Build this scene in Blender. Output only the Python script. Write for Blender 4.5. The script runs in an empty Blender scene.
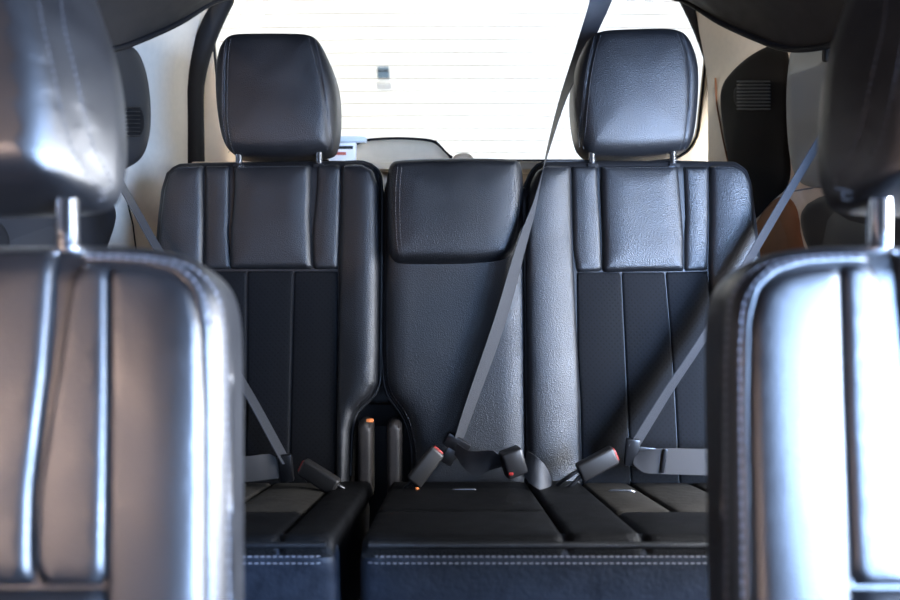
import bpy, bmesh, math, random
import numpy as np
from mathutils import Vector, geometry

random.seed(4); rng = np.random.default_rng(4)
scene = bpy.context.scene
COL = scene.collection

# ------------------------------------------------------------------ camera
F, CX, HY = 690.0, 450.0, 200.0          # focal length and horizon in pixels of the 900x600 frame
cam_d = bpy.data.cameras.new('camera'); cam = bpy.data.objects.new('camera', cam_d); COL.objects.link(cam)
cam_d.sensor_width = 36.0; cam_d.lens = F / 900.0 * 36.0
cam_d.shift_y = -(300.0 - HY) / 900.0
cam.location = (0, 0, 0); cam.rotation_euler = (math.radians(90), 0, 0)
cam_d.clip_start = 0.02
cam_d.dof.use_dof = True; cam_d.dof.focus_distance = 1.40; cam_d.dof.aperture_fstop = 3.0
scene.camera = cam

# ------------------------------------------------------------------ world, lights, exposure
w = bpy.data.worlds.new('world'); scene.world = w; w.use_nodes = True
w.node_tree.nodes['Background'].inputs[0].default_value = (0.80, 0.90, 1.0, 1)
w.node_tree.nodes['Background'].inputs[1].default_value = 0.6
vs = scene.view_settings
vs.view_transform = 'Standard'; vs.look = 'None'; vs.gamma = 1.0; vs.use_curve_mapping = False
vs.exposure = 0.0

def area(name, loc, target, size, sizey, power, col):
    l = bpy.data.lights.new(name, 'AREA'); l.shape = 'RECTANGLE'; l.size = size; l.size_y = sizey
    l.energy = power; l.color = col
    o = bpy.data.objects.new(name, l); COL.objects.link(o); o.location = loc
    o.rotation_euler = (Vector(target) - Vector(loc)).to_track_quat('-Z', 'Y').to_euler()
    return o
sun_d = bpy.data.lights.new('sun', 'SUN'); sun_d.energy = 4.6; sun_d.angle = math.radians(2); sun_d.color = (1.0, 0.95, 0.86)
sun = bpy.data.objects.new('sun', sun_d); COL.objects.link(sun); sun.location = (0, -4, 6)
sun.rotation_euler = Vector((.12, .70, -.70)).to_track_quat('-Z', 'Y').to_euler()
# daylight at the open doors: bright and cool on the right, weak and warm on the left
area('daylight_right_front', (1.30, -0.50, 0.12), (0.3, 0.8, -0.2), 1.0, 0.8, 340, (0.37, 0.58, 1.0))
area('daylight_windscreen', (0.35, -1.75, 0.42), (0.3, 1.2, -0.4), 1.2, 0.45, 20, (0.42, 0.60, 1.0))
area('daylight_right_side', (1.60, 0.80, 0.10), (-0.5, 1.0, 0.05), 1.9, 1.0, 250, (0.88, 0.92, 1.0))
area('daylight_left_front', (-1.05, -0.28, -0.08), (-0.4, 0.6, -0.3), 0.6, 0.4, 32, (1.0, 0.72, 0.60))

# ------------------------------------------------------------------ materials
def mat(name, col, rough=0.5, metal=0.0, spec=0.5, bump=None, sheen=0.0, var=0.0, varscale=8.0, coat=0.0):
    m = bpy.data.materials.new(name); m.use_nodes = True
    nt = m.node_tree; b = nt.nodes['Principled BSDF']
    b.inputs['Base Color'].default_value = (*col, 1); b.inputs['Roughness'].default_value = rough
    b.inputs['Metallic'].default_value = metal; b.inputs['Specular IOR Level'].default_value = spec
    b.inputs['Sheen Weight'].default_value = sheen; b.inputs['Coat Weight'].default_value = coat
    tc = nt.nodes.new('ShaderNodeTexCoord')
    if var:
        n = nt.nodes.new('ShaderNodeTexNoise'); n.inputs['Scale'].default_value = varscale; n.inputs['Detail'].default_value = 5
        nt.links.new(tc.outputs['Object'], n.inputs['Vector'])
        mx = nt.nodes.new('ShaderNodeMix'); mx.data_type = 'RGBA'
        mx.inputs[6].default_value = (*[c * (1 - var) for c in col], 1); mx.inputs[7].default_value = (*[min(1, c * (1 + var)) for c in col], 1)
        nt.links.new(n.outputs['Fac'], mx.inputs[0]); nt.links.new(mx.outputs[2], b.inputs['Base Color'])
        mr = nt.nodes.new('ShaderNodeMapRange'); mr.inputs[1].default_value = 0.3; mr.inputs[2].default_value = 0.7
        mr.inputs[3].default_value = max(0.02, rough - 0.07); mr.inputs[4].default_value = min(1, rough + 0.07)
        nt.links.new(n.outputs['Fac'], mr.inputs[0]); nt.links.new(mr.outputs[0], b.inputs['Roughness'])
    if bump:
        kind, scale, strength, dist = bump
        if kind == 'grain':
            t = nt.nodes.new('ShaderNodeTexVoronoi'); t.inputs['Scale'].default_value = scale; out = t.outputs['Distance']
            t2 = nt.nodes.new('ShaderNodeTexNoise'); t2.inputs['Scale'].default_value = 45; t2.inputs['Detail'].default_value = 4
            nt.links.new(tc.outputs['Object'], t2.inputs['Vector'])
            nt.links.new(tc.outputs['Object'], t.inputs['Vector'])
            ad = nt.nodes.new('ShaderNodeMath'); ad.operation = 'MULTIPLY_ADD'; ad.inputs[1].default_value = 0.5
            nt.links.new(t2.outputs['Fac'], ad.inputs[0]); nt.links.new(out, ad.inputs[2]); out = ad.outputs[0]
        elif kind == 'noise':
            t = nt.nodes.new('ShaderNodeTexNoise'); t.inputs['Scale'].default_value = scale; t.inputs['Detail'].default_value = 6; out = t.outputs['Fac']
            nt.links.new(tc.outputs['Object'], t.inputs['Vector'])
        elif kind == 'holes':          # perforated cloth: staggered dots in the X / up plane
            sep = nt.nodes.new('ShaderNodeSeparateXYZ'); nt.links.new(tc.outputs['Object'], sep.inputs[0])
            def mth(op, a, bb=None):
                q = nt.nodes.new('ShaderNodeMath'); q.operation = op
                for i, x in enumerate((a, bb)):
                    if x is None: continue
                    if isinstance(x, (int, float)): q.inputs[i].default_value = x
                    else: nt.links.new(x, q.inputs[i])
                return q.outputs[0]
            s1 = mth('SINE', mth('MULTIPLY', sep.outputs[0], scale)); s2 = mth('SINE', mth('MULTIPLY', sep.outputs[2], scale))
            out = mth('MULTIPLY', mth('GREATER_THAN', mth('MULTIPLY', s1, s2), 0.42), -1.0)
            hol = nt.nodes.new('ShaderNodeMix'); hol.data_type = 'RGBA'
            hol.inputs[6].default_value = (*col, 1); hol.inputs[7].default_value = (*[c * 0.25 for c in col], 1)
            nt.links.new(mth('MULTIPLY', out, -1.0), hol.inputs[0]); nt.links.new(hol.outputs[2], b.inputs['Base Color'])
        elif kind == 'weave':
            t = nt.nodes.new('ShaderNodeTexChecker'); t.inputs['Scale'].default_value = scale; out = t.outputs['Fac']
            nt.links.new(tc.outputs['Object'], t.inputs['Vector'])
        bp = nt.nodes.new('ShaderNodeBump'); bp.inputs['Strength'].default_value = strength; bp.inputs['Distance'].default_value = dist
        nt.links.new(out, bp.inputs['Height']); nt.links.new(bp.outputs[0], b.inputs['Normal'])
    return m

M = {}
M['leather'] = mat('black_leather', (0.0045, 0.005, 0.0065), 0.43, spec=0.55, bump=('grain', 500, 0.7, 0.0008), var=0.25, varscale=14)
M['leather_front'] = mat('black_leather_smooth', (0.007, 0.007, 0.008), 0.38, spec=0.8, bump=('grain', 520, 0.3, 0.0006), var=0.25, varscale=16)
M['cloth'] = mat('perforated_cloth', (0.003, 0.0033, 0.0045), 0.7, spec=0.12, bump=('holes', 560, 0.9, 0.0015))
M['cloth_seat'] = mat('dusty_cloth', (0.022, 0.019, 0.015), 0.8, spec=0.2, bump=('noise', 60, 0.5, 0.003), var=0.5, varscale=22)
M['shell'] = mat('black_vinyl', (0.004, 0.004, 0.005), 0.5, bump=('grain', 600, 0.2, 0.0005))
M['thread'] = mat('grey_thread', (0.16, 0.16, 0.18), 0.7)
M['thread_dark'] = mat('dark_thread', (0.045, 0.045, 0.05), 0.7)
M['chrome'] = mat('chrome', (0.75, 0.77, 0.80), 0.16, metal=1.0)
M['beige'] = mat('taupe_trim', (0.56, 0.50, 0.42), 0.62, spec=0.35, bump=('noise', 420, 0.35, 0.001), var=0.10, varscale=60)
M['cream'] = mat('cream_trim', (0.60, 0.48, 0.34), 0.6, spec=0.35, bump=('noise', 420, 0.3, 0.001), var=0.08, varscale=50)
M['dark_trim'] = mat('charcoal_trim', (0.014, 0.0145, 0.017), 0.5, spec=0.3, bump=('noise', 500, 0.3, 0.0008), var=0.2)
M['grey_trim'] = mat('grey_trim', (0.15, 0.165, 0.17), 0.5, spec=0.4, bump=('noise', 500, 0.3, 0.0008), var=0.15)
M['brown_trim'] = mat('dark_brown_trim', (0.0045, 0.0035, 0.003), 0.7, spec=0.1, bump=('noise', 500, 0.3, 0.0008), var=0.2)
M['painted_amber'] = mat('amber_light_paint', (0.20, 0.075, 0.028), 0.45, spec=0.4, var=0.2, varscale=20)  # warm light on the right wall, put into the base colour
M['matte'] = mat('matte_black_leather', (0.003, 0.003, 0.0033), 0.55, spec=0.12, bump=('grain', 420, 0.6, 0.0009), var=0.3, varscale=18)  # matte leather for the cushion tops, darker than the seat backs
M['cushion_front'] = mat('blue_black_leather', (0.010, 0.013, 0.020), 0.55, spec=0.4, bump=('noise', 120, 0.5, 0.002), var=0.6, varscale=40)
M['black'] = mat('black_rubber', (0.004, 0.004, 0.005), 0.7, spec=0.2)
M['headliner'] = mat('dark_headliner', (0.014, 0.012, 0.011), 0.8, spec=0.25, bump=('noise', 300, 0.3, 0.001), var=0.15, varscale=30)
M['belt'] = mat('grey_webbing', (0.028, 0.029, 0.033), 0.5, spec=0.5, bump=('weave', 700, 0.4, 0.0004))
M['belt_warm'] = mat('grey_webbing_worn', (0.030, 0.027, 0.026), 0.7, bump=('weave', 700, 0.5, 0.0005))
M['buckle'] = mat('grey_buckle_plastic', (0.012, 0.011, 0.0105), 0.45, bump=('noise', 600, 0.2, 0.0004))
M['buckle_black'] = mat('black_buckle_plastic', (0.008, 0.008, 0.009), 0.3)
M['red'] = mat('red_plastic', (0.28, 0.012, 0.008), 0.5)
M['orange'] = mat('orange_plastic', (0.75, 0.22, 0.06), 0.5)
M['steel'] = mat('dark_steel', (0.30, 0.30, 0.31), 0.3, metal=1.0)
M['hinge'] = mat('hinge_plastic', (0.022, 0.018, 0.016), 0.5, bump=('noise', 500, 0.35, 0.001))
M['line'] = mat('defroster_print', (0.40, 0.30, 0.20), 0.6)
M['white_wall'] = mat('white_painted_wall', (0.90, 0.89, 0.86), 0.8, var=0.02, varscale=3)
M['bounce_brown'] = mat('brown_bounce_wall', (0.22, 0.13, 0.085), 0.85, bump=('noise', 20, 0.4, 0.01), var=0.25, varscale=4)
M['ground'] = mat('pale_concrete', (0.50, 0.48, 0.45), 0.85, bump=('noise', 40, 0.3, 0.005), var=0.1, varscale=5)
M['carpet'] = mat('dark_carpet', (0.012, 0.012, 0.013), 0.95, bump=('noise', 400, 0.5, 0.002))
M['plate'] = mat('blue_grey_plate', (0.10, 0.16, 0.22), 0.5)
M['paper'] = mat('pale_card', (0.60, 0.66, 0.72), 0.7)
M['card_red'] = mat('red_card', (0.50, 0.10, 0.06), 0.6)
g = bpy.data.materials.new('window_glass'); g.use_nodes = True
_nt = g.node_tree; _nt.nodes.remove(_nt.nodes['Principled BSDF'])
_tr = _nt.nodes.new('ShaderNodeBsdfTransparent'); _tr.inputs[0].default_value = (0.93, 0.95, 0.95, 1)
_gl = _nt.nodes.new('ShaderNodeBsdfGlossy'); _gl.inputs['Roughness'].default_value = 0.02
_mx = _nt.nodes.new('ShaderNodeMixShader'); _mx.inputs[0].default_value = 0.05
_nt.links.new(_tr.outputs[0], _mx.inputs[1]); _nt.links.new(_gl.outputs[0], _mx.inputs[2])
_nt.links.new(_mx.outputs[0], _nt.nodes['Material Output'].inputs[0])
M['glass'] = g

# ------------------------------------------------------------------ object helpers
def root_loc(o):
    while o is not None and o.parent is not None: o = o.parent
    return np.array(o.location) if o is not None else np.zeros(3)

def link(name, verts, faces, m, parent=None, loc=None, smooth=True, angle=40, kind=None):
    """verts in world metres; stored relative to the root thing (or to loc for a top-level mesh)."""
    me = bpy.data.meshes.new(name)
    off = root_loc(parent) if parent is not None else (np.array(loc) if loc is not None else np.zeros(3))
    v = np.asarray(verts, float) - off
    me.from_pydata(v.tolist(), [], [list(f) for f in faces])
    bm = bmesh.new(); bm.from_mesh(me)
    bmesh.ops.remove_doubles(bm, verts=bm.verts, dist=1e-6)
    bmesh.ops.recalc_face_normals(bm, faces=bm.faces)
    if len(bm.faces) > 6 and bm.calc_volume(signed=True) < 0: bmesh.ops.reverse_faces(bm, faces=bm.faces)
    bm.to_mesh(me); bm.free()
    if smooth:
        me.shade_smooth(); me.set_sharp_from_angle(angle=math.radians(angle))
    me.materials.append(M[m] if isinstance(m, str) else m)
    o = bpy.data.objects.new(name, me); COL.objects.link(o)
    if parent is not None: o.parent = parent
    elif loc is not None: o.location = loc
    if kind: o['kind'] = kind
    return o

def thing(name, loc, label, cat, group=None):
    o = bpy.data.objects.new(name, None); COL.objects.link(o); o.location = loc; o.empty_display_size = 0.05
    return tag(o, label, cat, group)

def tag(o, label, cat, group=None):
    o['label'] = label; o['category'] = cat
    if group: o['group'] = group
    return o

def px(x, y, Y):                          # a point of the place seen at pixel (x, y) that lies Y metres away
    return np.array([(x - CX) / F * Y, Y, (HY - y) / F * Y])

def unit(v): v = np.asarray(v, float); return v / np.linalg.norm(v)

class Plane:
    def __init__(s, O, V, U=(1, 0, 0), flip=1):
        s.O = np.array(O, float); s.U = unit(U); s.V = unit(V); s.N = unit(np.cross(s.U, s.V)) * flip
    def at(s, u, v, h=0.0):
        u = np.asarray(u, float)[..., None]; v = np.asarray(v, float)[..., None]; h = np.asarray(h, float)[..., None] * np.ones_like(u)
        return s.O + u * s.U + v * s.V + h * s.N
    def uv(s, x, y, h=0.0):               # where the sight line of a pixel meets the plane raised by h
        d = np.array([(x - CX) / F, 1.0, (HY - y) / F]); O = s.O + h * s.N
        t = (O @ s.N) / (d @ s.N); p = d * t - O
        return np.array([p @ s.U, p @ s.V])
    def out(s, pts, h=0.0): return np.array([s.uv(x, y, h) for x, y in pts])

def chaikin(p, n=2, closed=True):
    p = np.asarray(p, float)
    for _ in range(n):
        q = np.roll(p, -1, 0) if closed else p[1:]
        a = p if closed else p[:-1]
        r = np.empty((2 * len(a), p.shape[1])); r[0::2] = .75 * a + .25 * q; r[1::2] = .25 * a + .75 * q
        if not closed: r = np.vstack([p[:1], r, p[-1:]])
        p = r
    return p

def densify(p, c):
    p = np.asarray(p, float); out = []
    for a, b in zip(p, np.roll(p, -1, 0)):
        n = max(1, int(np.linalg.norm(b - a) / c)); out += [a + (b - a) * k / n for k in range(n)]
    return np.array(out)

def resample(p, step, closed=True):
    p = np.asarray(p, float); q = np.vstack([p, p[:1]]) if closed else p
    s = np.concatenate([[0], np.cumsum(np.linalg.norm(np.diff(q, axis=0), axis=1))])
    n = max(3, int(round(s[-1] / step))); t = np.linspace(0, s[-1], n + 1)
    r = np.stack([np.interp(t, s, q[:, k]) for k in range(p.shape[1])], 1)
    return r[:-1] if closed else r

def catmull(p, step):
    p = np.asarray(p, float); P = np.vstack([2 * p[0] - p[1], p, 2 * p[-1] - p[-2]]); out = []
    for i in range(1, len(P) - 2):
        n = max(2, int(np.linalg.norm(P[i + 1, :3] - P[i, :3]) / step))
        for t in np.arange(n) / n:
            out.append(.5 * (2 * P[i] + (P[i + 1] - P[i - 1]) * t + (2 * P[i - 1] - 5 * P[i] + 4 * P[i + 1] - P[i + 2]) * t * t
                             + (3 * P[i] - P[i - 1] - 3 * P[i + 1] + P[i + 2]) * t ** 3))
    out.append(P[-2]); return np.array(out)

def segdist(pts, poly, closed=True):
    a = poly if closed else poly[:-1]; b = np.roll(poly, -1, 0) if closed else poly[1:]
    ab = b - a; L = (ab ** 2).sum(1) + 1e-15; best = np.full(len(pts), 1e9)
    for k in range(0, len(pts), 1500):
        ap = pts[k:k + 1500, None, :] - a[None]
        t = np.clip((ap * ab[None]).sum(2) / L, 0, 1)
        best[k:k + 1500] = np.sqrt(((ap - t[..., None] * ab[None]) ** 2).sum(2)).min(1)
    return best

def inside(pts, poly):
    x, y = pts[:, 0], pts[:, 1]; c = np.zeros(len(pts), bool); q = np.roll(poly, -1, 0)
    for (x1, y1), (x2, y2) in zip(poly, q):
        if y1 == y2: continue
        c ^= ((y1 > y) != (y2 > y)) & (x < (x2 - x1) * (y - y1) / (y2 - y1) + x1)
    return c

class Pillow:
    """Padded panel: outline on a surface, rounded over its edge by radius r, H proud of the surface, with a back."""
    def __init__(s, name, surf, outline, m, parent, r=0.012, H=0.02, back=0.01, crown=0.0, crad=0.06, seams=(), res=0.007,
                 smooth=1, extra=None, backinset=0.0, angle=50, corner=.012, prof=None):
        s.prof = prof
        P = chaikin(densify(outline, corner), smooth) if smooth else np.asarray(outline, float)
        P = resample(P, res)
        if ((P[:, 0] * np.roll(P[:, 1], -1) - P[:, 1] * np.roll(P[:, 0], -1)).sum()) < 0: P = P[::-1].copy()
        s.P, s.r, s.H, s.crown, s.crad, s.seams, s.extra, s.surf = P, r, H, crown, crad, seams, extra, surf
        n = len(P); tan = np.roll(P, -1, 0) - np.roll(P, 1, 0); tan /= np.linalg.norm(tan, axis=1)[:, None] + 1e-12
        nin = np.stack([-tan[:, 1], tan[:, 0]], 1)
        cand = []
        for f in (0.04, 0.15, 0.35, 0.65, 1.0):
            q = P + nin * (r * f); ok = inside(q, P); q = q[ok]
            if len(q): cand.append(q[segdist(q, P) > r * f * 0.97])
        for line, wd, dp in seams:
            L = resample(line, res * .8, False); t = np.gradient(L, axis=0); t /= np.linalg.norm(t, axis=1)[:, None] + 1e-12
            nn = np.stack([-t[:, 1], t[:, 0]], 1)
            for o_ in (-1.6, -.8, 0, .8, 1.6): cand.append(L + nn * wd * o_)
        lo, hi = P.min(0), P.max(0); st = res * 1.25
        gx, gy = np.meshgrid(np.arange(lo[0], hi[0], st), np.arange(lo[1], hi[1], st * .87))
        gx = gx + (np.arange(gx.shape[0]) % 2)[:, None] * st / 2
        gp = np.stack([gx.ravel(), gy.ravel()], 1); gp = gp[inside(gp, P)]
        if len(gp):
            gp = gp[segdist(gp, P) > r * 1.15]
            for line, wd, dp in seams:
                if len(gp): gp = gp[segdist(gp, np.asarray(line, float), False) > wd * 2.2]
            cand.append(gp)
        I = np.vstack([c for c in cand if len(c)]); I = I[inside(I, P)]; I = I[segdist(I, P) > r * 0.03]
        V2 = np.vstack([P, I])
        rv, re, rf, *_ = geometry.delaunay_2d_cdt([Vector(p) for p in V2], [], [list(range(n))], 1, 1e-6)
        rv = np.array([[p.x, p.y] for p in rv])
        top = surf.at(rv[:, 0], rv[:, 1], s.h(rv))
        cen = P.mean(0); verts = [top]; faces = [list(f) for f in rf]
        base = len(rv)
        # the outline may be renumbered: find it again
        idx = [int(((rv - p) ** 2).sum(1).argmin()) for p in P]
        rings = [(1.0, -back * .75), (1.0 - backinset, -back)] if back > 0 else []
        prev = idx
        for sc, h in rings:
            q = cen + (P - cen) * sc; verts.append(surf.at(q[:, 0], q[:, 1], h)); cur = list(range(base, base + n)); base += n
            faces += [[prev[i], prev[(i + 1) % n], cur[(i + 1) % n], cur[i]] for i in range(n)]; prev = cur
        if rings: faces.append(prev[::-1])
        s.obj = link(name, np.vstack(verts), faces, m, parent, angle=angle)
    def h(s, uv):
        uv = np.atleast_2d(uv); d = segdist(uv, s.P); t = np.clip(d / s.r, 0, 1)
        h = s.H * (1 - (1 - t) ** s.prof) if s.prof else s.H * np.sqrt(np.clip(1 - (1 - t) ** 2, 0, 1))
        if s.crown: h = h + s.crown * (1 - (1 - np.clip(d / s.crad, 0, 1)) ** 2)
        for line, wd, dp in s.seams: h = h - dp * np.exp(-(segdist(uv, np.asarray(line, float), False) / wd) ** 2)
        if s.extra: h = h + s.extra(uv)
        return h
    def on(s, uv, lift=0.0):
        uv = np.atleast_2d(uv); return s.surf.at(uv[:, 0], uv[:, 1], s.h(uv) + lift)

def tube(name, pts, rad, m, parent=None, closed=False, sides=8, loc=None, kind=None):
    v, f = tube_vf(pts, rad, closed, sides); return link(name, v, f, m, parent, loc=loc, angle=60, kind=kind)

def tube_vf(pts, rad, closed=False, sides=8, base=0):
    p = np.asarray(pts, float); n = len(p); rad = np.broadcast_to(rad, (n,))
    t = np.roll(p, -1, 0) - np.roll(p, 1, 0)
    if not closed: t[0] = p[1] - p[0]; t[-1] = p[-1] - p[-2]
    t /= np.linalg.norm(t, axis=1)[:, None] + 1e-12
    a = np.cross(t[0], [0, 0, 1.0]);
    if np.linalg.norm(a) < .1: a = np.cross(t[0], [0, 1.0, 0])
    a = unit(a); V = []
    for i in range(n):
        a = unit(a - t[i] * (a @ t[i])); b = np.cross(t[i], a)
        for k in range(sides):
            an = 2 * math.pi * k / sides; V.append(p[i] + rad[i] * (math.cos(an) * a + math.sin(an) * b))
    Fc = []
    for i in range(n if closed else n - 1):
        j = (i + 1) % n
        for k in range(sides):
            l = (k + 1) % sides; Fc.append([base + i * sides + k, base + i * sides + l, base + j * sides + l, base + j * sides + k])
    if not closed: Fc += [[base + k for k in range(sides)][::-1], [base + (n - 1) * sides + k for k in range(sides)]]
    return np.array(V), Fc

def stitches(name, lines, m, parent, length=0.0042, gap=0.0028, rad=0.0007):
    """Rows of short thread dashes along polylines that already lie on the leather."""
    V, Fc = [], []; base = 0
    for L in lines:
        L = resample(L, length / 2, False); s = np.concatenate([[0], np.cumsum(np.linalg.norm(np.diff(L, axis=0), axis=1))])
        x = 0.0
        while x + length < s[-1]:
            q = np.stack([np.interp([x, x + length], s, L[:, k]) for k in range(3)], 1)
            v, f = tube_vf(q, rad, False, 4, base); V.append(v); Fc += f; base += len(v); x += length + gap
    return link(name, np.vstack(V), Fc, m, parent, smooth=False, kind='stuff')

def ribbon(name, edges, m, parent=None, thick=0.0014, loc=None):
    """Webbing from pairs (left edge point, right edge point); smooth along its run."""
    E = np.array([np.concatenate([a, b]) for a, b in edges]); E = catmull(E, 0.012)
    nx = 4; V, Fc = [], []; n = len(E)
    for side in (1, -1):
        for i in range(n):
            a, b = E[i, :3], E[i, 3:]; t = E[min(i + 1, n - 1)] - E[max(i - 1, 0)]; nr = unit(np.cross(t[:3] + t[3:], b - a))
            for k in range(nx + 1): V.append(a + (b - a) * k / nx + nr * side * thick / 2)
    o = n * (nx + 1); wd = nx + 1
    for i in range(n - 1):
        for k in range(nx):
            q = [i * wd + k, i * wd + k + 1, (i + 1) * wd + k + 1, (i + 1) * wd + k]; Fc.append(q); Fc.append([x + o for x in q][::-1])
        for k in (0, nx): Fc.append([i * wd + k, (i + 1) * wd + k, (i + 1) * wd + k + o, i * wd + k + o])
    for i in (0, n - 1):
        for k in range(nx): Fc.append([i * wd + k, i * wd + k + 1, i * wd + k + 1 + o, i * wd + k + o])
    return link(name, V, Fc, m, parent, loc=loc, angle=40)

def rbox(name, c, ax, size, m, parent=None, bev=0.002, seg=2, loc=None, taper=None):
    """Bevelled box centred at c with axes ax (3 unit vectors) and full sizes."""
    bm = bmesh.new(); bmesh.ops.create_cube(bm, size=1.0)
    for v in bm.verts:
        k = 1.0
        if taper and v.co.x > 0: k = taper
        v.co = Vector((v.co.x * size[0], v.co.y * size[1] * k, v.co.z * size[2] * k))
    bmesh.ops.bevel(bm, geom=bm.edges[:], offset=bev, segments=seg, affect='EDGES', profile=.5)
    A = np.array(ax).T; V = [np.array(c) + A @ np.array(v.co) for v in bm.verts]
    Fc = [[v.index for v in f.verts] for f in bm.faces]; bm.free()
    return link(name, V, Fc, m, parent, loc=loc, angle=35)

def frame_axes(d, up=(0, -1, 0)):
    d = unit(d); s_ = unit(np.cross(up, d)); u = np.cross(d, s_); return (d, s_, u)

# ------------------------------------------------------------------ setting: cabin shell
YS = np.array([-0.7, 0.6, 1.30, 1.50, 1.62, 1.72, 1.80, 1.88, 1.93])
XS = np.array([0.86, 0.86, 0.84, 0.82, 0.79, 0.755, 0.740, 0.730, 0.735])
_sy = np.linspace(-.7, 1.93, 264); _sx = np.interp(_sy, YS, XS)
_k = np.ones(13) / 13; _pad = np.concatenate([np.full(6, _sx[0]), _sx, np.full(6, _sx[-1])]); _sx = np.convolve(_pad, _k, 'valid')
class Wall:
    def __init__(s, side, d=0.0): s.side, s.d = side, d
    def half(s, Y, Z):
        x = np.interp(Y, _sy, _sx) - s.d
        x = x - 0.10 / (1 + np.exp(-(-.20 - Z) / .02))               # wheel-arch ledge low down
        return x - 0.35 * np.clip(Z - .30, 0, 1) ** 1.5
    def at(s, u, v, h=0.0):                                            # u = distance along the car, v = height
        u = np.asarray(u, float); v = np.asarray(v, float); h = np.asarray(h, float) * np.ones_like(u)
        e = .01; gy = (s.half(u + e, v) - s.half(u - e, v)) / (2 * e)
        L = np.sqrt(1 + gy ** 2)
        X = s.half(u, v) - h / L; Y = u + h * gy / L
        return np.stack([s.side * X, Y, v], -1)
    def uv(s, x, y, h=0.0):
        k = abs(x - CX) / F; a, b = .8, 1.93
        for _ in range(50):
            m_ = (a + b) / 2
            if s.half(m_, (HY - y) / F * m_) - h - k * m_ > 0: a = m_
            else: b = m_
        return np.array([a, (HY - y) / F * a])
    def out(s, pts, h=0.0): return np.array([s.uv(x, y, h) for x, y in pts])

WL, WR = Wall(-1), Wall(1, 0.012)
def grid(name, fn, us, vs_, m, parent=None, thick=None, kind=None):
    nu, nv = len(us), len(vs_); V = [fn(u, v, 0.0) for u in us for v in vs_]; Fc = []
    for i in range(nu - 1):
        for j in range(nv - 1): Fc.append([i * nv + j, (i + 1) * nv + j, (i + 1) * nv + j + 1, i * nv + j + 1])
    if thick:
        o = len(V); V += [fn(u, v, -thick) for u in us for v in vs_]
        Fc += [[x + o for x in f][::-1] for f in Fc]
        rim = [i * nv for i in range(nu)] + [(nu - 1) * nv + j for j in range(1, nv)] + [i * nv + nv - 1 for i in range(nu - 2, -1, -1)] + [j for j in range(nv - 2, 0, -1)]
        Fc += [[rim[i], rim[(i + 1) % len(rim)], rim[(i + 1) % len(rim)] + o, rim[i] + o] for i in range(len(rim))]
    return link(name, V, Fc, m, parent, angle=50, kind=kind)

walls = {}
for nm, W in (('wall_left', WL), ('wall_right', WR)):
    # rear quarter (full height), then door panels forward of it below the side windows
    ys = np.concatenate([np.linspace(1.20, 1.5, 10), np.linspace(1.52, 1.93, 34)]); zs = np.linspace(-.86, .60, 60)
    walls[nm] = grid(nm, lambda u, v, h, W=W: W.at(u, v, h), ys, zs, 'beige', None, 0.03, 'structure')
    for ya, yb in (((-1.28, 1.19),) if W is WL else ((-1.28, -.55),)): grid('door_panel', lambda u, v, h, W=W: W.at(u, v, h), np.linspace(ya, yb, 14), np.linspace(-.86, -.02, 30), 'dark_trim', walls[nm], 0.03)
for k, y0 in enumerate((0.55, -0.72)):
    for s_, W in ((-1, WL), (1, WR)):
        grid('window_pillar', lambda u, v, h, W=W: W.at(u, v, h), np.linspace(y0, y0 + .09, 3), np.linspace(-.02, .5, 10), 'dark_trim', walls['wall_left' if s_ < 0 else 'wall_right'], 0.03)

fl = link('floor', [(-.9, -1.3, -.88), (.9, -1.3, -.88), (.9, 2.45, -.88), (-.9, 2.45, -.88), (-.9, -1.3, -.93), (.9, -1.3, -.93), (.9, 2.45, -.93), (-.9, 2.45, -.93)],
     [(0, 1, 2, 3), (7, 6, 5, 4), (0, 4, 5, 1), (1, 5, 6, 2), (2, 6, 7, 3), (3, 7, 4, 0)], 'carpet', smooth=False, kind='structure')

rbox('dash_blocker', (0, -1.33, -.42), np.eye(3), (1.80, .08, .96), 'dark_trim', None, .01)['kind'] = 'structure'  # unseen dash block, added to cut light from the front
# headliner: vaulted, its lower side edge sweeps up and inward at the rear corners
EDG = np.array([[-1.0, .79, .33], [0.9, .79, .325], [1.30, .785, .320], [1.42, .770, .318], [1.52, .742, .335], [1.60, .712, .375], [1.70, .664, .440], [1.80, .613, .520], [1.90, .56, .57]])
ec = catmull(EDG, 0.02)
HS = np.linspace(-1, 1, 41)
V, Fc = [], []
for Y, X, Z in ec:
    zt = max(.56, Z + .005) if Y < 1.7 else max(.575, Z + .005)
    for s_ in HS:
        a = abs(s_); z = Z + (zt - Z) * (1 - a ** 4) ** .8
        x = math.copysign(X * (a ** .9), s_) + (0.03 * max(0, s_) * (1 if Y > 1.3 else 0) * 0)
        V.append((x, Y, z))
nv = len(HS)
for i in range(len(ec) - 1):
    for j in range(nv - 1): Fc.append([i * nv + j, (i + 1) * nv + j, (i + 1) * nv + j + 1, i * nv + j + 1])
o_ = len(V); V += [(x * 1.02, y, z + .03) for x, y, z in V]; Fc += [[q + o_ for q in f][::-1] for f in Fc]
ceil = link('ceiling', V, Fc, 'headliner', kind='structure')
for k, s_ in enumerate((-1, 1)):
    e2 = ec[(ec[:, 0] > 0.5)]
    tube('edge_seal', np.stack([s_ * (e2[:, 1] - .002), e2[:, 0] - .004, e2[:, 2] - .003], 1), 0.007, 'black', ceil)

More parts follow.
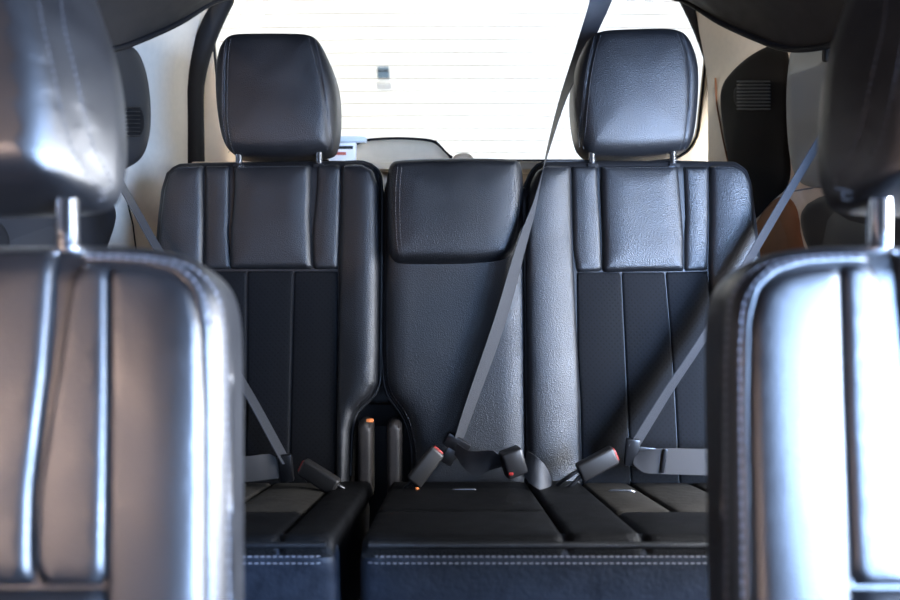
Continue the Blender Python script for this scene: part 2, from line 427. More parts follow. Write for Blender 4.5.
# tailgate: frame around the rear window, slanted forward towards the roof
TG = Plane((0, 2.06, 0.115), (0, -.30, 1.0))                    # v = 0 at the glass bottom
def rr(x0, x1, y0, y1, r, n=7):
    P = []
    for cx_, cy_, a0 in ((x1 - r, y1 - r, 0), (x0 + r, y1 - r, 90), (x0 + r, y0 + r, 180), (x1 - r, y0 + r, 270)):
        for k in range(n): a = math.radians(a0 + 90 * k / (n - 1)); P.append((cx_ + r * math.cos(a), cy_ + r * math.sin(a)))
    return np.array(P)
gl = rr(-.675, .735, 0.0, .60, .10); fr = rr(-.80, .86, -1.0, .68, .12)
def ringmesh(surf, inner, outer, h0, h1, hi):
    n = len(inner); V = np.vstack([surf.at(outer[:, 0], outer[:, 1], h0), surf.at(outer[:, 0], outer[:, 1], h1), surf.at(inner[:, 0], inner[:, 1], h1 + hi), surf.at(inner[:, 0], inner[:, 1], h0)])
    Fc = []
    for i in range(n):
        j = (i + 1) % n
        for a, b in ((0, 1), (1, 2), (2, 3), (3, 0)): Fc.append([a * n + i, a * n + j, b * n + j, b * n + i])
    return V, Fc
win = link('window_1', *ringmesh(TG, gl, fr, -.03, .02, -.012), 'cream', angle=30, kind='structure')
link('glass', np.vstack([TG.at(gl[:, 0], gl[:, 1], -.012), TG.at(gl[:, 0], gl[:, 1], -.016)]),
     [list(range(len(gl))), list(range(len(gl), 2 * len(gl)))[::-1]] + [[i, (i + 1) % len(gl), (i + 1) % len(gl) + len(gl), i + len(gl)] for i in range(len(gl))], 'glass', win, smooth=False)
g3 = TG.at(gl[:, 0], gl[:, 1], -.004); tube('window_seal', g3, 0.006, 'black', win, closed=True)
y_ = 0.02
while y_ < .58:
    x = np.linspace(-.66, .72, 40); b_ = 0.006 * (1 - (x / .7) ** 2)
    tube('defroster_line', TG.at(x, np.full(40, y_) + b_, -.010), 0.00095, 'line', win, sides=4); y_ += .0365
# black weatherstrip that closes the gap between the pillars and the tailgate
for s_, x0 in ((-1, -.726), (1, .765)):
    zz = np.linspace(-.6, .62, 30); bend = np.clip(zz - .30, 0, 1) ** 1.6 * .75
    tube('weatherstrip', np.stack([x0 - s_ * bend, 1.965 - .04 * np.clip(zz, 0, 1), zz], 1), 0.028, 'black', win, sides=12)

# ------------------------------------------------------------------ outside
gr = link('ground', [(-9, -9, -1.35), (9, -9, -1.35), (9, 7, -1.35), (-9, 7, -1.35)], [(0, 1, 2, 3)], 'ground', smooth=False, kind='structure')
wb = rbox('wall_back', (0, 6.1, 1.4), np.eye(3), (14, .2, 5.5), 'white_wall', None, .01); wb['kind'] = 'structure'
wo = rbox('bounce_wall', (-2.7, .3, .5), np.eye(3), (.2, 9, 3.7), 'bounce_brown', None, .01); wo['kind'] = 'structure'  # unseen brown wall added to dim and warm light from the left
c = px(383, 72, 5.96); pl = thing('wall_plate', c, 'small dark blue-grey square plate on the bright white wall outside', 'plate')
rbox('plate_face', c + (0, .015, 0), np.eye(3), (.10, .03, .098), 'plate', pl, .006)
rbox('plate_bar', c + (0, -.004, .012), np.eye(3), (.104, .012, .012), 'dark_trim', pl, .003)
rbox('ledge', c + (0, .01, -.085), np.eye(3), (.13, .06, .010), 'white_wall', pl, .003)

# ------------------------------------------------------------------ quarter trims on the cabin walls
def patch(name, W, pts, m, parent, H=.008, r=.02, res=.012, smooth=2, back=.004):
    return Pillow(name, W, W.out(pts), m, parent, r=r, H=H, back=back, res=res, smooth=smooth, corner=1)
L_, R_ = walls['wall_left'], walls['wall_right']
patch('speaker_panel', WL, [(72, 40), (118, 44), (135, 46), (146, 70), (150, 100), (150, 132), (143, 158), (125, 170), (100, 176), (70, 178)], 'dark_trim', L_, H=.012, r=.03)
patch('armrest_panel', WL, [(-40, 190), (60, 192), (112, 196), (114, 230), (112, 330), (-40, 420)], 'dark_trim', L_, H=.02, r=.02)
def grille(W, parent, x0, x1, y0, y1, n, lift):
    u = W.out([(x0, y0), (x1, y0), (x1, y1), (x0, y1)], lift)
    fr_ = patch('vent_grille', W, [(x0, y0), (x1, y0), (x1, y1), (x0, y1)], 'black', parent, H=lift + .002, r=.006, res=.008, smooth=2)
    for k in range(n):
        t = (k + .5) / n; a = u[0] * (1 - t) + u[3] * t; b = u[1] * (1 - t) + u[2] * t
        a, b = a + (b - a) * .06, b + (a - b) * .06
        q = np.stack([a + (b - a) * z for z in np.linspace(0, 1, 5)]); tube('slat', W.at(q[:, 0], q[:, 1], lift + .003), .0022, 'shell', fr_.obj, sides=5)
patch('pillar_panel', WR, [(721, 86), (735, 68), (758, 50), (784, 40), (790, 60), (789, 80), (789, 140), (792, 186), (772, 200), (755, 222), (742, 222), (733, 190), (727, 150), (721, 110)], 'brown_trim', R_, H=.006, r=.015)
patch('amber_lit_patch', WR, [(780, 193), (798, 203), (802, 250), (803, 300), (736, 300), (744, 250), (760, 214)], 'painted_amber', R_, H=.004, r=.012)  # beige trim in warm light, painted as a raised orange-brown patch
q = catmull(WR.out([(716, 78), (717, 100), (721, 125), (726, 150), (733, 180)]), .01); tube('amber_reflection', WR.at(q[:, 0], q[:, 1], .002), .0022, 'painted_amber', R_)  # thin coloured tube stands for an amber reflection along the edge
grille(WL, L_, 119, 141, 106, 138, 8, .012)
grille(WR, R_, 736, 773, 80, 111, 9, .008)
patch('quarter_panel', WR, [(792, 40), (830, 36), (905, 30), (905, 170), (850, 184), (815, 190), (795, 180), (788, 140), (787, 80)], 'grey_trim', R_, H=.014, r=.03)
patch('armrest_panel', WR, [(802, 196), (905, 182), (905, 330), (806, 330), (801, 240)], 'dark_trim', R_, H=.01, r=.02)
q = WR.out([(789, 192), (812, 188), (835, 181), (860, 172)], .004); tube('trim_bead', WR.at(q[:, 0], q[:, 1], .006), .0018, 'thread', R_)
q = WL.out([(128, 205), (133, 225), (136, 250), (139, 300)], 0); tube('trim_joint', WL.at(q[:, 0], q[:, 1], .0), .0018, 'black', L_)
q = WR.out([(778, 205), (773, 225), (769, 250), (765, 300)], 0); tube('trim_joint', WR.at(q[:, 0], q[:, 1], .0), .0018, 'black', R_)
# round speaker low on the left side
th = np.linspace(0, 2 * math.pi, 28)[:-1]; c0 = WL.uv(-12, 246, .02)
sp = Pillow('speaker_cover', WL, np.stack([c0[0] + .055 * np.cos(th), c0[1] + .055 * np.sin(th)], 1), 'black', L_, r=.02, H=.034, back=.002, res=.008, smooth=0)
# grip hook high on the right panel
hk = WR.uv(832, 55, .01); rbox('coat_hook', WR.at(np.array(hk[0]), np.array(hk[1]), .02), np.eye(3), (.02, .02, .03), 'black', R_, .006)

# ------------------------------------------------------------------ rear seats
RP = Plane((0, 1.5, 0.076), (0, .25, 1.0))       # backrest plane, facing the camera
RP2 = Plane((0, 1.475, 0.076), (0, .17, 1.0))    # headrests
CP = Plane((0, .885, -.442), (0, .970, -.242))   # cushion top plane: v = 0 at its front edge
CF = Plane((0, .880, -.440), (0, -.15, .99))     # cushion front face, v negative downwards

def headrest(seat, outline, seams, posts, seat_top):
    pl_ = Pillow('headrest', RP2, RP2.out(outline), 'leather', seat, r=.030, H=.035, back=.075, crown=.012, crad=.12,
                 seams=[(catmull(RP2.out(s_, .032), .01), .0028, .0028) for s_ in seams], res=.0075, smooth=3, backinset=.10, corner=1)
    hr = pl_.obj; rows = []
    for s_ in seams:
        L = catmull(RP2.out(s_, .032), .01); t = np.gradient(L, axis=0); t /= np.linalg.norm(t, axis=1)[:, None]; nn = np.stack([-t[:, 1], t[:, 0]], 1)
        for o2 in (-.0055, .0055): rows.append(pl_.on(L + nn * o2, .0003))
    stitches('stitching', rows, 'thread_dark', hr)
    for x in posts:
        a = px(x, 150, 1.475); b = px(x, 172, 1.49); tube('post', [a, b], .0072, 'chrome', hr, sides=14)
        ring = px(x, 166, 1.485); rbox('post_guide', ring, np.eye(3), (.024, .024, .012), 'black', seat, .004)
    return pl_

def edge_rows(pl_, pts, surf, off):
    L = catmull(surf.out(pts, .03), .012); t = np.gradient(L, axis=0); t /= np.linalg.norm(t, axis=1)[:, None]; nn = np.stack([-t[:, 1], t[:, 0]], 1)
    return pl_.on(L + nn * off, .0003)

def rear_back(seat, shell, parts, tilt=.15):
    sh = Pillow('backrest_shell', RP, RP.out(shell), 'shell', seat, r=.032, H=.024, back=.08, crown=0, res=.009, smooth=1, backinset=.03)
    ret = {}
    for nm, key, m, pts, r, H, cr in parts:
        O_ = RP.out(pts, .028); ex = sh.h
        if key == 'bl': ex = lambda uv, e=O_[:, 0].max(): sh.h(uv) + tilt * np.clip(e - np.atleast_2d(uv)[:, 0], 0, .09)     # side bolsters face inwards
        if key == 'br': ex = lambda uv, e=O_[:, 0].max() - .09: sh.h(uv) + .15 * np.clip(np.atleast_2d(uv)[:, 0] - e, 0, .09)
        ret[key] = Pillow(nm, RP, RP.out(pts, .028), m, seat, r=r, H=H, back=.001, crown=cr, crad=.05, res=.0065, smooth=1, corner=.005, extra=ex)
    return ret

# --- left rear seat
sl = thing('rear_seat', (-.38, 1.15, -.88), 'narrow black leather rear seat on the left, one headrest, beside the pale pillar', 'car seat', 'rear row seats')
B, S, I_ = 'bolster', 'shoulder_panel', 'insert_panel'
A = rear_back(sl, [(168, 171), (180, 164), (203, 163), (342, 161), (364, 162), (377, 169), (382, 185), (382, 250), (381, 350), (380, 384), (371, 399), (358, 412), (353, 430), (351, 475), (350, 500), (148, 500), (151, 400), (156, 250), (159, 215), (162, 190)], [
    (B, 'bl', 'leather', [(169, 174), (176, 167), (186, 165), (203, 165), (204, 220), (203, 270), (201, 400), (200, 496), (151, 496), (153, 400), (158, 250), (161, 215), (164, 190)], .010, .010, .006),
    (S, 'sl', 'leather', [(205, 165), (206, 165), (228, 165), (229, 165), (229, 190), (229, 218), (228, 232), (231, 268), (231, 269), (205, 269), (204, 268), (205, 220)], .009, .007, .004),
    ('upper_panel', 'c', 'leather', [(234, 165), (236, 165), (309, 164), (311, 165), (311, 190), (310, 215), (311, 240), (312, 268), (311, 269), (232, 269), (230, 268), (230, 232), (232, 215), (234, 190)], .011, .012, .007),
    (S, 'sr', 'leather', [(317, 164), (319, 164), (340, 164), (341, 165), (340, 220), (338, 268), (337, 269), (314, 269), (313, 268), (312, 238), (314, 215), (317, 185)], .009, .007, .004),
    (B, 'br', 'leather', [(342, 165), (350, 164), (362, 165), (373, 171), (378, 186), (379, 250), (378, 350), (377, 383), (368, 398), (355, 411), (350, 430), (348, 475), (347, 496), (336, 496), (337, 400), (339, 270), (341, 220)], .010, .010, .006),
    (I_, 'i1', 'cloth', [(203, 271), (246, 271), (246, 400), (243, 496), (200, 496), (201, 400)], .005, .003, .002),
    (I_, 'i2', 'cloth', [(247, 271), (293, 271), (290, 400), (288, 496), (244, 496), (247, 400)], .005, .003, .002),
    (I_, 'i3', 'cloth', [(294, 271), (338, 271), (337, 400), (336, 496), (289, 496), (291, 400)], .005, .003, .002)], tilt=.03)
stitches('stitching', [edge_rows(A['br'], [(352, 166), (363, 167), (372, 172), (376, 186), (377, 250), (376, 350), (375, 383), (366, 397), (353, 410), (348, 430), (346, 475)], RP, 0),
                       edge_rows(A['c'], [(238, 168), (307, 167)], RP, 0), edge_rows(A['br'], [(345, 167), (360, 168)], RP, 0), edge_rows(A['bl'], [(178, 169), (201, 168)], RP, 0)], 'thread_dark', sl)
pp = RP.out([(346, 163), (364, 163), (377, 170), (382, 186), (382, 250), (381, 350), (380, 384), (371, 399), (358, 412), (353, 430), (351, 475)]); pp = catmull(pp, .012)
tube('piping', RP.at(pp[:, 0], pp[:, 1], .006), .0035, 'shell', sl)
headrest(sl, [(233, 36), (250, 35), (295, 35), (311, 36), (320, 42), (330, 63), (337, 87), (338, 120), (335, 144), (328, 155), (239, 158), (225, 148), (218, 114), (216, 78), (219, 54), (225, 42)],
         [[(229, 40), (227, 60), (226, 90), (226, 120), (229, 152)], [(311, 37), (316, 54), (321, 76), (326, 110), (329, 150)]], (239, 319), 165)

# --- right rear seat with the middle place
sr = thing('rear_seat', (.22, 1.15, -.88), 'wide black leather rear seat on the right, with padded middle place and one headrest', 'car seat', 'rear row seats')
A2 = rear_back(sr, [(524, 190), (532, 170), (544, 162), (589, 161), (680, 161), (734, 162), (746, 170), (751, 185), (754, 210), (759, 250), (765, 330), (769, 420), (772, 500), (412, 500), (411, 450), (406, 426), (399, 412), (390, 400), (384, 386), (381, 350), (382, 250), (384, 190), (390, 172), (515, 172)], [
    (B, 'bl', 'leather', [(545, 167), (552, 166), (571, 166), (572, 220), (573, 254), (578, 350), (580, 400), (582, 496), (529, 496), (527, 400), (526, 300), (526, 200), (532, 180), (537, 171)], .010, .010, .008),
    (S, 'sl', 'leather', [(572, 166), (574, 166), (595, 166), (597, 167), (598, 190), (600, 215), (601, 240), (602, 270), (601, 271), (578, 272), (577, 270), (574, 250), (573, 220)], .009, .007, .004),
    ('upper_panel', 'c', 'leather', [(601, 166), (603, 166), (676, 165), (678, 166), (680, 190), (682, 215), (684, 240), (684, 270), (683, 271), (604, 272), (603, 270), (603, 240), (602, 215), (601, 190)], .011, .012, .007),
    (S, 'sr', 'leather', [(684, 166), (686, 166), (707, 166), (709, 167), (709, 220), (708, 269), (706, 270), (686, 271), (685, 270), (685, 240), (686, 215), (685, 190)], .009, .007, .004),
    (B, 'br', 'leather', [(710, 166), (720, 165), (734, 166), (743, 172), (748, 185), (751, 210), (756, 250), (762, 330), (766, 420), (768, 496), (722, 496), (718, 400), (711, 300), (709, 269), (710, 220)], .010, .010, .006),
    (I_, 'i1', 'cloth', [(577, 272), (621, 272), (627, 400), (631, 496), (583, 496), (581, 400), (578, 350)], .005, .003, .002),
    (I_, 'i2', 'cloth', [(622, 272), (665, 272), (672, 350), (675, 400), (680, 496), (632, 496), (628, 400)], .005, .003, .002),
    (I_, 'i3', 'cloth', [(666, 272), (708, 271), (712, 320), (718, 400), (721, 496), (681, 496), (676, 400), (672, 345)], .005, .003, .002),
    ('middle_panel', 'm', 'leather', [(386, 174), (522, 174), (525, 300), (526, 400), (528, 496), (414, 496), (413, 450), (408, 425), (401, 411), (392, 399), (386, 386), (384, 350), (385, 250)], .012, .009, .010)])
PADP = Plane(RP.at(np.array(0.), np.array(0.), .035), RP.V)
pad = Pillow('middle_pad', PADP, PADP.out([(387, 180), (389, 166), (398, 160), (514, 159), (521, 165), (523, 180), (523, 212), (519, 236), (512, 255), (499, 264), (404, 266), (393, 262), (388, 250), (387, 215)]),
             'leather', sr, r=.022, H=.032, back=.03, crown=.010, crad=.08, res=.007, smooth=3, backinset=.03, corner=1)
mrow = [(398, 168), (396, 190), (396, 215), (397, 240), (400, 258)]; mrow2 = [(513, 168), (515, 190), (515, 212), (512, 232), (506, 250)]
stitches('stitching', [edge_rows(pad, mrow, PADP, o2) for o2 in (0, .008)] + [edge_rows(pad, mrow2, PADP, o2) for o2 in (0, .008)], 'thread_dark', pad.obj)
stitches('stitching', [edge_rows(A2['m'], [(387, 290), (387, 350), (389, 385), (395, 398), (404, 410), (411, 425), (416, 450), (417, 485)], RP, o2) for o2 in (0, -.006)] +
         [edge_rows(A2['c'], [(605, 169), (674, 168)], RP, 0), edge_rows(A2['br'], [(713, 168), (732, 169)], RP, 0), edge_rows(A2['bl'], [(548, 169), (568, 169)], RP, 0)], 'thread_dark', sr)
pp = catmull(RP.out([(524, 188), (532, 171), (544, 163), (570, 162), (592, 162)]), .012); tube('piping', RP.at(pp[:, 0], pp[:, 1], .006), .0035, 'shell', sr)
pp = catmull(RP.out([(382, 280), (382, 350), (385, 386), (391, 400), (400, 412), (407, 426), (412, 450), (413, 485)]), .012); tube('piping', RP.at(pp[:, 0], pp[:, 1], .006), .0035, 'shell', sr)
headrest(sr, [(602, 32), (620, 31), (660, 30), (674, 31), (686, 37), (695, 57), (698, 78), (696, 114), (692, 141), (684, 154), (596, 157), (581, 150), (575, 126), (573, 99), (575, 72), (582, 49), (591, 36)],
         [[(598, 35), (591, 60), (587, 84), (584, 114), (582, 148)], [(679, 34), (684, 52), (687, 76), (687, 108), (684, 150)]], (592, 673), 165)

# --- cushions (X across, v back from the front edge)
def cushion(seat, x0, x1, panels, ftz):
    xm = (x0 + x1) / 2
    rbox('cushion_base', CP.at(np.array(xm), np.array(.23), -.085), (CP.U, CP.V, CP.N), (x1 - x0 - .01, .43, .15), 'shell', seat, .02, 3)
    tops = []
    for nm, m, pts, r, H in panels: tops.append(Pillow(nm, CP, pts, m, seat, r=r, H=H, back=.012, crown=.004, crad=.06, res=.010, smooth=1))
    f = rr(x0, x1, -.19, 0.002, .025); fp = Pillow('cushion_front', CF, f, 'cushion_front', seat, r=.014, H=.012, back=.02, crown=.006, crad=.08, res=.010, smooth=0)
    xs = np.linspace(x0 + .012, x1 - .012, 60)
    rows = [fp.on(np.stack([xs, np.full(60, v)], 1), .0004) for v in (-.007, -.015)]
    stitches('stitching', rows, 'thread', seat, length=.0048, gap=.003, rad=.0009)
    bd = CF.at(xs, np.full(60, .004), .006); tube('piping', bd, .0042, 'leather', seat)
def q4(x0, x1, v0, v1, e=.004): return np.array([(x0, v0), (x0 + e, v0), (x1 - e, v0), (x1, v0), (x1, v0 + e), (x1, v1), (x0, v1), (x0, v0 + e)])
cushion(sl, -.640, -.145, [
    ('cushion_bolster', 'matte', q4(-.216, -.148, -.014, .44), .009, .013), ('cushion_bolster', 'matte', q4(-.638, -.57, -.014, .44), .009, .013),
    ('cushion_panel', 'matte', q4(-.569, -.217, -.014, .150), .009, .012),
    ('cushion_insert', 'cloth_seat', q4(-.569, -.450, .152, .44), .008, .010), ('cushion_insert', 'cloth_seat', q4(-.449, -.336, .152, .44), .008, .010), ('cushion_insert', 'cloth_seat', q4(-.335, -.217, .152, .44), .008, .010)], 0)
cushion(sr, -.115, .640, [
    ('cushion_panel', 'matte', q4(-.112, .147, -.014, .150), .009, .012), ('cushion_panel', 'matte', q4(-.112, .147, .151, .44), .009, .012),
    ('cushion_bolster', 'matte', q4(.148, .246, -.014, .44), .009, .014), ('cushion_bolster', 'matte', q4(.57, .638, -.014, .44), .009, .013),
    ('cushion_panel', 'matte', q4(.247, .569, -.014, .150), .009, .012),
    ('cushion_insert', 'cloth_seat', q4(.247, .338, .152, .44), .008, .010), ('cushion_insert', 'cloth_seat', q4(.339, .455, .152, .44), .008, .010), ('cushion_insert', 'cloth_seat', q4(.456, .569, .152, .44), .008, .010)], 0)
for st, x in ((sl, -.40), (sr, .27)):
    rbox('seat_base', (x, 1.12, -.76), np.eye(3), (.36, .34, .24), 'shell', st, .02)

# hinge covers in the notch between the two backrests, anchor loops
def hinge(seat, x0, x1, name='hinge_cover'):
    HP = Plane((0, 1.345, -.5), (0, .10, 1.0))
    Pillow(name, HP, HP.out([(x0, 424), (x0 + 3, 420), (x1 - 3, 420), (x1, 424), (x1, 497), (x0, 497)]), 'hinge', seat, r=.008, H=.018, back=.03, res=.006, smooth=1)
hinge(sl, 358, 373); hinge(sr, 387, 402)
rbox('hinge_bar', px(379, 414, 1.42), np.eye(3), (.085, .02, .045), 'black', sr, .003)
rbox('dark_backing', px(379, 460, 1.50), np.eye(3), (.15, .02, .36), 'shell', sr, .004)  # dark plate added to stop light showing through the notch
rbox('release_tab', px(370, 420.5, 1.33), np.eye(3), (.014, .008, .006), 'orange', sl, .002)
for x, y in ((464, 491), (621, 492)):
    a = px(x - 12, y + 1, 1.205); b = px(x + 12, y + 1, 1.205)
    pts = np.array([a + (0, .03, -.01), a + (0, 0, .0), a + (.003, -.004, .006), b + (-.003, -.004, .006), b, b + (0, .03, -.01)])
    tube('anchor_loop', catmull(pts, .004), .0018, 'steel', sr)

# ------------------------------------------------------------------ front captain seats
FP = Plane((0, .60, -.0435), (0, .325, 1.0)); FH = Plane((0, .612, -.02), (0, .16, 1.0))
uc = -.455                                          # seat centre across the car (left seat)
def captain(mir, label):
    sh = .041
    tx = (lambda p: p) if not mir else (lambda p: np.stack([sh - p[:, 0], p[:, 1]], 1))
    X0 = uc if not mir else sh - uc
    st = thing('captain_seat', (X0, .45, -.88), label, 'car seat', 'captain seats in the foreground')
    two = lambda P: [P, np.stack([2 * uc - P[:, 0], P[:, 1]], 1)]
    o = lambda p, h=.040: FP.out(p, h)
    def add(nm, P, m, surf=FP, **k): return Pillow(nm, surf, tx(P), m, st, **k)
    half = o([(78, 248), (120, 247), (176, 252), (206, 265), (226, 287), (233, 320), (234, 400), (234, 760)], 0)
    full = np.vstack([half, np.stack([2 * uc - half[::-1, 0], half[::-1, 1]], 1)])
    fs = add('backrest_shell', full, 'leather_front', r=.030, H=.034, back=.035, res=.009, smooth=2, backinset=.10, corner=.03)
    face = o([(112, 266), (145, 268), (172, 275), (190, 291), (198, 322), (201, 400), (202, 600), (202, 760), (106, 760), (104, 590), (107, 400), (108, 275), (109, 264)])
    band = o([(80, 252), (120, 251), (172, 256), (201, 268), (216, 289), (221, 322), (222, 400), (222, 760), (204, 760), (204, 600), (203, 400), (200, 321), (192, 289), (174, 273), (146, 265), (112, 263), (80, 263)], .032)
    strip = o([(74, 263), (104, 263), (106, 266), (106, 400), (103, 585), (102, 587), (36, 587), (34, 585), (34, 540), (37, 490), (46, 430), (55, 380), (64, 320), (72, 272)])
    for P in two(face): add('bolster', P, 'leather_front', r=.007, H=.006, back=.002, crown=.003, crad=.10, res=.008, smooth=1, corner=.010, extra=fs.h)
    bands = [add('edge_band', P, 'leather_front', r=.007, H=.005, back=.002, res=.006, smooth=1, corner=.010, extra=fs.h) for P in two(band)]
    for P in two(strip): add('shoulder_panel', P, 'leather_front', r=.006, H=.007, back=.002, crown=.001, res=.007, smooth=1, corner=.010, extra=fs.h)
    ch = o([(-73, 246), (20, 246), (48, 246), (53, 252), (50, 300), (45, 370), (38, 430), (31, 490), (30, 540), (30, 583), (29, 587), (-73, 587)])
    cfull = np.vstack([ch, np.stack([2 * uc - ch[::-1, 0], ch[::-1, 1]], 1)]); cfull = cfull[np.abs(cfull[:, 0] - uc) > .004]
    add('upper_panel', cfull, 'leather_front', r=.007, H=.008, back=.002, crown=.002, res=.007, smooth=1, corner=.010, extra=fs.h)
    lo = o([(103, 591), (103, 760)]); lf = np.vstack([lo, np.stack([2 * uc - lo[::-1, 0], lo[::-1, 1]], 1)])
    add('lower_panel', lf, 'leather_front', r=.012, H=.008, back=.002, crown=.006, res=.014, smooth=0, extra=fs.h)
    rows = []
    mid = [catmull(tx(o(p)), .02) for p in ([(84, 253), (118, 252.5), (168, 257), (192, 268), (208, 288), (214, 320), (216, 400), (216, 700)], [(84, 257), (116, 256.5), (162, 261), (183, 271), (199, 292), (206, 322), (208, 400), (208, 700)])]
    for L in mid: rows.append(bands[0].on(L, .0003))
    stitches('stitching', rows, 'thread', st, length=.0045, gap=.003, rad=.0007)
    hh = FH.out([(-73, -135), (0, -126), (50, -104), (74, -50), (90, 0), (105, 40), (115, 80), (120, 132), (119, 174), (112, 200), (97, 213), (0, 216), (-50, 216)])
    uh = uc + .002
    hf = np.vstack([hh, np.stack([2 * uh - hh[::-1, 0], hh[::-1, 1]], 1)]); hf = hf[np.abs(hf[:, 0] - uh) > .01]
    sm = catmull(FH.out([(8, -110), (26, -50), (39, 0), (53, 60), (61, 120), (65, 150), (71, 176), (82, 192)], .070), .012)
    s2 = np.stack([2 * uh - sm[:, 0], sm[:, 1]], 1)
    hp = add('headrest', hf, 'leather_front', FH, prof=1.7, r=.034, H=.080, back=.020, crown=.003, crad=.13, seams=[(tx(sm), .0035, .0035), (tx(s2), .0035, .0035)], res=.009, smooth=3, corner=1, backinset=.10)
    t = np.gradient(sm, axis=0); t /= np.linalg.norm(t, axis=1)[:, None]; nn = np.stack([-t[:, 1], t[:, 0]], 1)
    stitches('stitching', [hp.on(tx(sm + nn * d), .0004) for d in (-.004, .004)], 'thread_dark', hp.obj, length=.0045, gap=.003, rad=.0007)
    a0 = px(68, 196, .592); b0 = px(68, 262, .605)
    for k in (0, 1):
        a, b = a0.copy(), b0.copy()
        if k: a[0] = 2 * uc - a[0]; b[0] = 2 * uc - b[0]
        if mir: a[0] = sh - a[0]; b[0] = sh - b[0]
        tube('post', [a, b], .0095, 'chrome', hp.obj, sides=18)
        rbox('post_guide', b + (0, 0, .006), np.eye(3), (.030, .030, .016), 'shell', st, .005)
    # seat cushion and its base, below the picture
    Q = Plane((X0, .10, -.44), (0, .98, -.16))
    Pillow('seat_cushion', Q, rr(-.25, .25, 0, .43, .05), 'leather_front', st, r=.03, H=.03, back=.12, crown=.01, res=.02, smooth=0)
    rbox('seat_base', (X0, .36, -.735), np.eye(3), (.40, .38, .29), 'shell', st, .02)
    return st
captain(False, 'black leather captain seat in the left foreground with brownish sheen, cut off by the frame')
captain(True, 'black leather captain seat in the right foreground with white glare, cut off by the frame')

# ------------------------------------------------------------------ seat belts
def onseat(x, y, h): uv = RP.uv(x, y, h); return RP.at(np.array(uv[0]), np.array(uv[1]), h)
def strap(name, rows, parent, m='belt', width=.047):
    """rows: (centre point, apparent width in pixels measured across, px direction across); the rest of the width goes into depth."""
    E = []
    for c_, wpx, sgn in rows:
        c_ = np.asarray(c_, float); Y = c_[1]; x = CX + F * c_[0] / Y; y = HY - F * c_[2] / Y; lo, hi = 0.0, .06
        for _ in range(30):
            m_ = (lo + hi) / 2; a = px(x - wpx / 2, y, Y - sgn * m_ / 2); b = px(x + wpx / 2, y, Y + sgn * m_ / 2)
            if np.linalg.norm(a - b) < width: lo = m_
            else: hi = m_
        E.append((a, b))
    return ribbon(name, E, m, parent)
def tongue(parent, c_, d, size=(.030, .046, .004)):
    ax = frame_axes(d); c_ = np.asarray(c_, float)
    rbox('tongue', c_, ax, (.026, .050, .012), 'buckle_black', parent, .004)
    rbox('latch_plate', c_ - ax[0] * .026, ax, (.034, .022, .003), 'steel', parent, .001)

# middle belt from the roof
t = thing('seat_belt', px(458, 440, 1.30), 'dark grey shoulder belt hanging from the roof across the padded middle place', 'seat belt', 'seat belts')
strap('shoulder_strap', [(px(606, -22, 1.56), -24, 1), (px(600, 3, 1.555), -22, 1), (px(584, 45, 1.55), -15, 1), (px(563, 99, 1.53), -7, 1), (px(547, 154, 1.475), -2, 1), (px(536, 200, 1.415), 4, 1),
                         (onseat(522, 243, .075), 9.5, 1), (onseat(501, 317, .072), 12.5, 1), (onseat(472, 400, .066), 11, 1), (onseat(459, 438, .064), 9, 1)], t)
c1 = onseat(457, 444, .068); tongue(t, c1, (.5, 0, .85))
def bar(parent, a, b, wd, th_, m, name, bev=.004, up=(0, -1, 0)):
    a, b = np.asarray(a), np.asarray(b); return rbox(name, (a + b) / 2, frame_axes(b - a, up), (np.linalg.norm(b - a), wd, th_), m, parent, bev, 3)
# bunched lap webbing of the middle belt
def twist(name, pts, parent, m='belt'):
    E = []
    for (x, y, Y, ang, wd) in pts:
        c_ = px(x, y, Y); v = wd * np.array([.25 * math.cos(ang), math.sin(ang) * .6, math.cos(ang)]); E.append((c_ - v / 2, c_ + v / 2))
    return ribbon(name, E, m, parent)
twist('lap_strap', [(456, 449, 1.285, .3, .02), (467, 460, 1.25, .7, .036), (480, 464, 1.235, .2, .046), (491, 461, 1.225, -.5, .046), (503, 464, 1.235, -1.1, .044)], t)
twist('lap_strap', [(525, 462, 1.235, .4, .040), (532, 469, 1.22, .1, .046), (541, 476, 1.215, .5, .046), (550, 486, 1.23, 1.0, .044), (552, 496, 1.26, 1.2, .040)], t)

# left belt: from the wall, across the seat, to its tongue
t = thing('seat_belt', px(286, 466, 1.27), 'grey shoulder belt running down across the left rear seat from the pale pillar', 'seat belt', 'seat belts')
e0 = px(66, 90, 1.52); e1 = px(287, 464, 1.27)
strap('shoulder_strap', [(px(66, 90, 1.49), 8, 1), (px(117, 177, 1.415), 8, 1), (px(156, 246, 1.36), 9, 1), (px(200, 318, 1.32), 9, 1), (px(243, 384, 1.29), 9.5, 1), (e1, 10, 1)], t)
tongue(t, px(286, 468, 1.265), (1, 0, .1))
twist('lap_strap', [(281, 470, 1.265, .5, .03), (266, 467, 1.255, .15, .046), (248, 469, 1.25, 0, .047), (215, 471, 1.25, 0, .047), (170, 474, 1.25, 0, .047)], t, 'belt_warm')
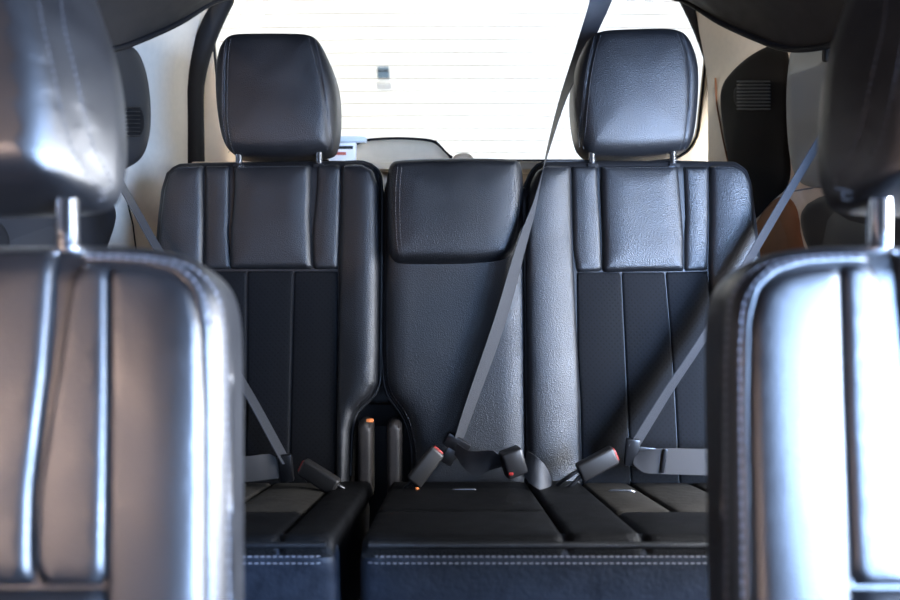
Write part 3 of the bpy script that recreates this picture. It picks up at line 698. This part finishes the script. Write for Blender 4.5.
# right belt
t = thing('seat_belt', px(630, 450, 1.27), 'grey shoulder belt running down across the right rear seat into the brown side trim', 'seat belt', 'seat belts')
strap('shoulder_strap', [(px(870, 55, 1.46), 9, 1), (px(826, 130, 1.43), 9, 1), (px(790, 190, 1.395), 9, 1), (px(757, 246, 1.36), 9, 1), (px(705, 335, 1.325), 9, 1), (px(668, 391, 1.30), 10, 1), (px(634, 446, 1.275), 11, 1)], t)
tongue(t, px(632, 452, 1.265), (-1, 0, .1))
twist('lap_strap', [(634, 458, 1.26, .6, .024), (646, 461, 1.25, .2, .040), (663, 461, 1.245, 0, .046), (706, 462, 1.25, 0, .047), (765, 462, 1.26, 0, .047)], t, 'belt_warm')
rbox('belt_loop', px(664, 461, 1.242), frame_axes((.15, 0, 1)), (.044, .007, .004), 'buckle_black', t, .0015)

def buckle(label, a, b, Ya, Yb, wd, m, foot, Yf):
    A_, B_ = px(*a, Ya), px(*b, Yb); o = thing('belt_buckle', (A_ + B_) / 2, label, 'belt buckle', 'belt buckles')
    d = unit(B_ - A_); bd = bar(o, A_, B_, wd, wd * .62, m, 'buckle_body', .005)
    bar(o, A_ - d * .0022, A_ + d * .006, wd * .66, wd * .34, 'red', 'release_button', .0012) if foot else None
    if foot:
        f_ = px(*foot, Yf)
        for s_ in (-1, 1): 
            n_ = np.array([0, 0, 1.0]) * .006 * s_
            tube('stalk_cable', catmull(np.array([B_ - d * .004 + n_, (B_ + f_) / 2 + n_ * 1.6 + (0, -.008, 0), f_ + n_ * .6]), .006), .0035, 'buckle_black', o, sides=8)
    return o
buckle('grey seat belt buckle slanting down towards the seat notch on the left rear seat', (302, 466), (337, 488), 1.235, 1.215, .031, 'buckle', (353, 497), 1.24)
bk = buckle('brownish grey buckle pointing up beside the hinge notch under the middle place', (438, 450), (413, 483), 1.235, 1.22, .030, 'buckle', (400, 498), 1.24)
rbox('cable_tag', px(417, 489, 1.205), np.eye(3), (.006, .004, .005), 'orange', bk, .001)
buckle('grey seat belt buckle pointing up to the right on the right rear seat', (615, 454), (579, 473), 1.235, 1.225, .032, 'buckle', (557, 487), 1.235)
o = buckle('black buckle with a small red mark lying among the bunched middle webbing', (523, 458), (503, 466), 1.225, 1.215, .046, 'buckle_black', None, 0)
rbox('red_mark', px(511, 474, 1.195), np.eye(3), (.008, .003, .005), 'red', o, .001)

# ------------------------------------------------------------------ behind the seats
KP = Plane((0, 1.90, .11), (0, .05, 1.0))
cv = thing('wiper_motor_cover', px(400, 160, 1.9), 'pale rounded cover with a black rim under the rear window behind the middle pad', 'cover')
dome = [(346, 160), (352, 150), (358, 144), (369, 140.5), (400, 139), (430, 141), (438, 145), (446, 154), (452, 158), (452, 200), (346, 200)]
Pillow('cover_body', KP, KP.out(dome), 'cream', cv, r=.035, H=.03, back=.10, res=.008, smooth=3, corner=1)
rim = catmull(KP.out(dome[:9]), .01); tube('black_rim', KP.at(rim[:, 0], rim[:, 1], .002), .0055, 'black', cv)
kb = Pillow('knob', KP, KP.out([(452, 159), (455, 154.5), (463, 152.5), (470, 154), (474, 158), (474, 170), (452, 170)]), 'cream', cv, r=.012, H=.012, back=.03, res=.006, smooth=1)
# sill shelf behind the seats carries the cards
sh_ = rbox('parcel_shelf', px(450, 168, 1.86), np.eye(3), (1.30, .26, .02), 'cream', None, .005); sh_['kind'] = 'structure'; sh_.name = 'trim_1'
ct = thing('small_carton', px(350, 160, 1.86), 'small white carton with pale blue, dark and red bands behind the left rear headrest', 'box')
def cpart(nm, x0, x1, y0, y1, m, Y=1.86, dp=.04): rbox(nm, (px(x0, y0, Y) + px(x1, y1, Y)) / 2, np.eye(3), ((x1 - x0) / F * Y, dp, (y1 - y0) / F * Y), m, ct, .0015)
cpart('carton_body', 330, 356, 143, 163, 'white_wall'); cpart('lid', 330, 366, 137, 142.5, 'paper', dp=.05)
cpart('dark_band', 331, 353, 146, 149, 'dark_trim', 1.838, .006); cpart('red_band', 331, 346, 152, 155, 'card_red', 1.838, .006)
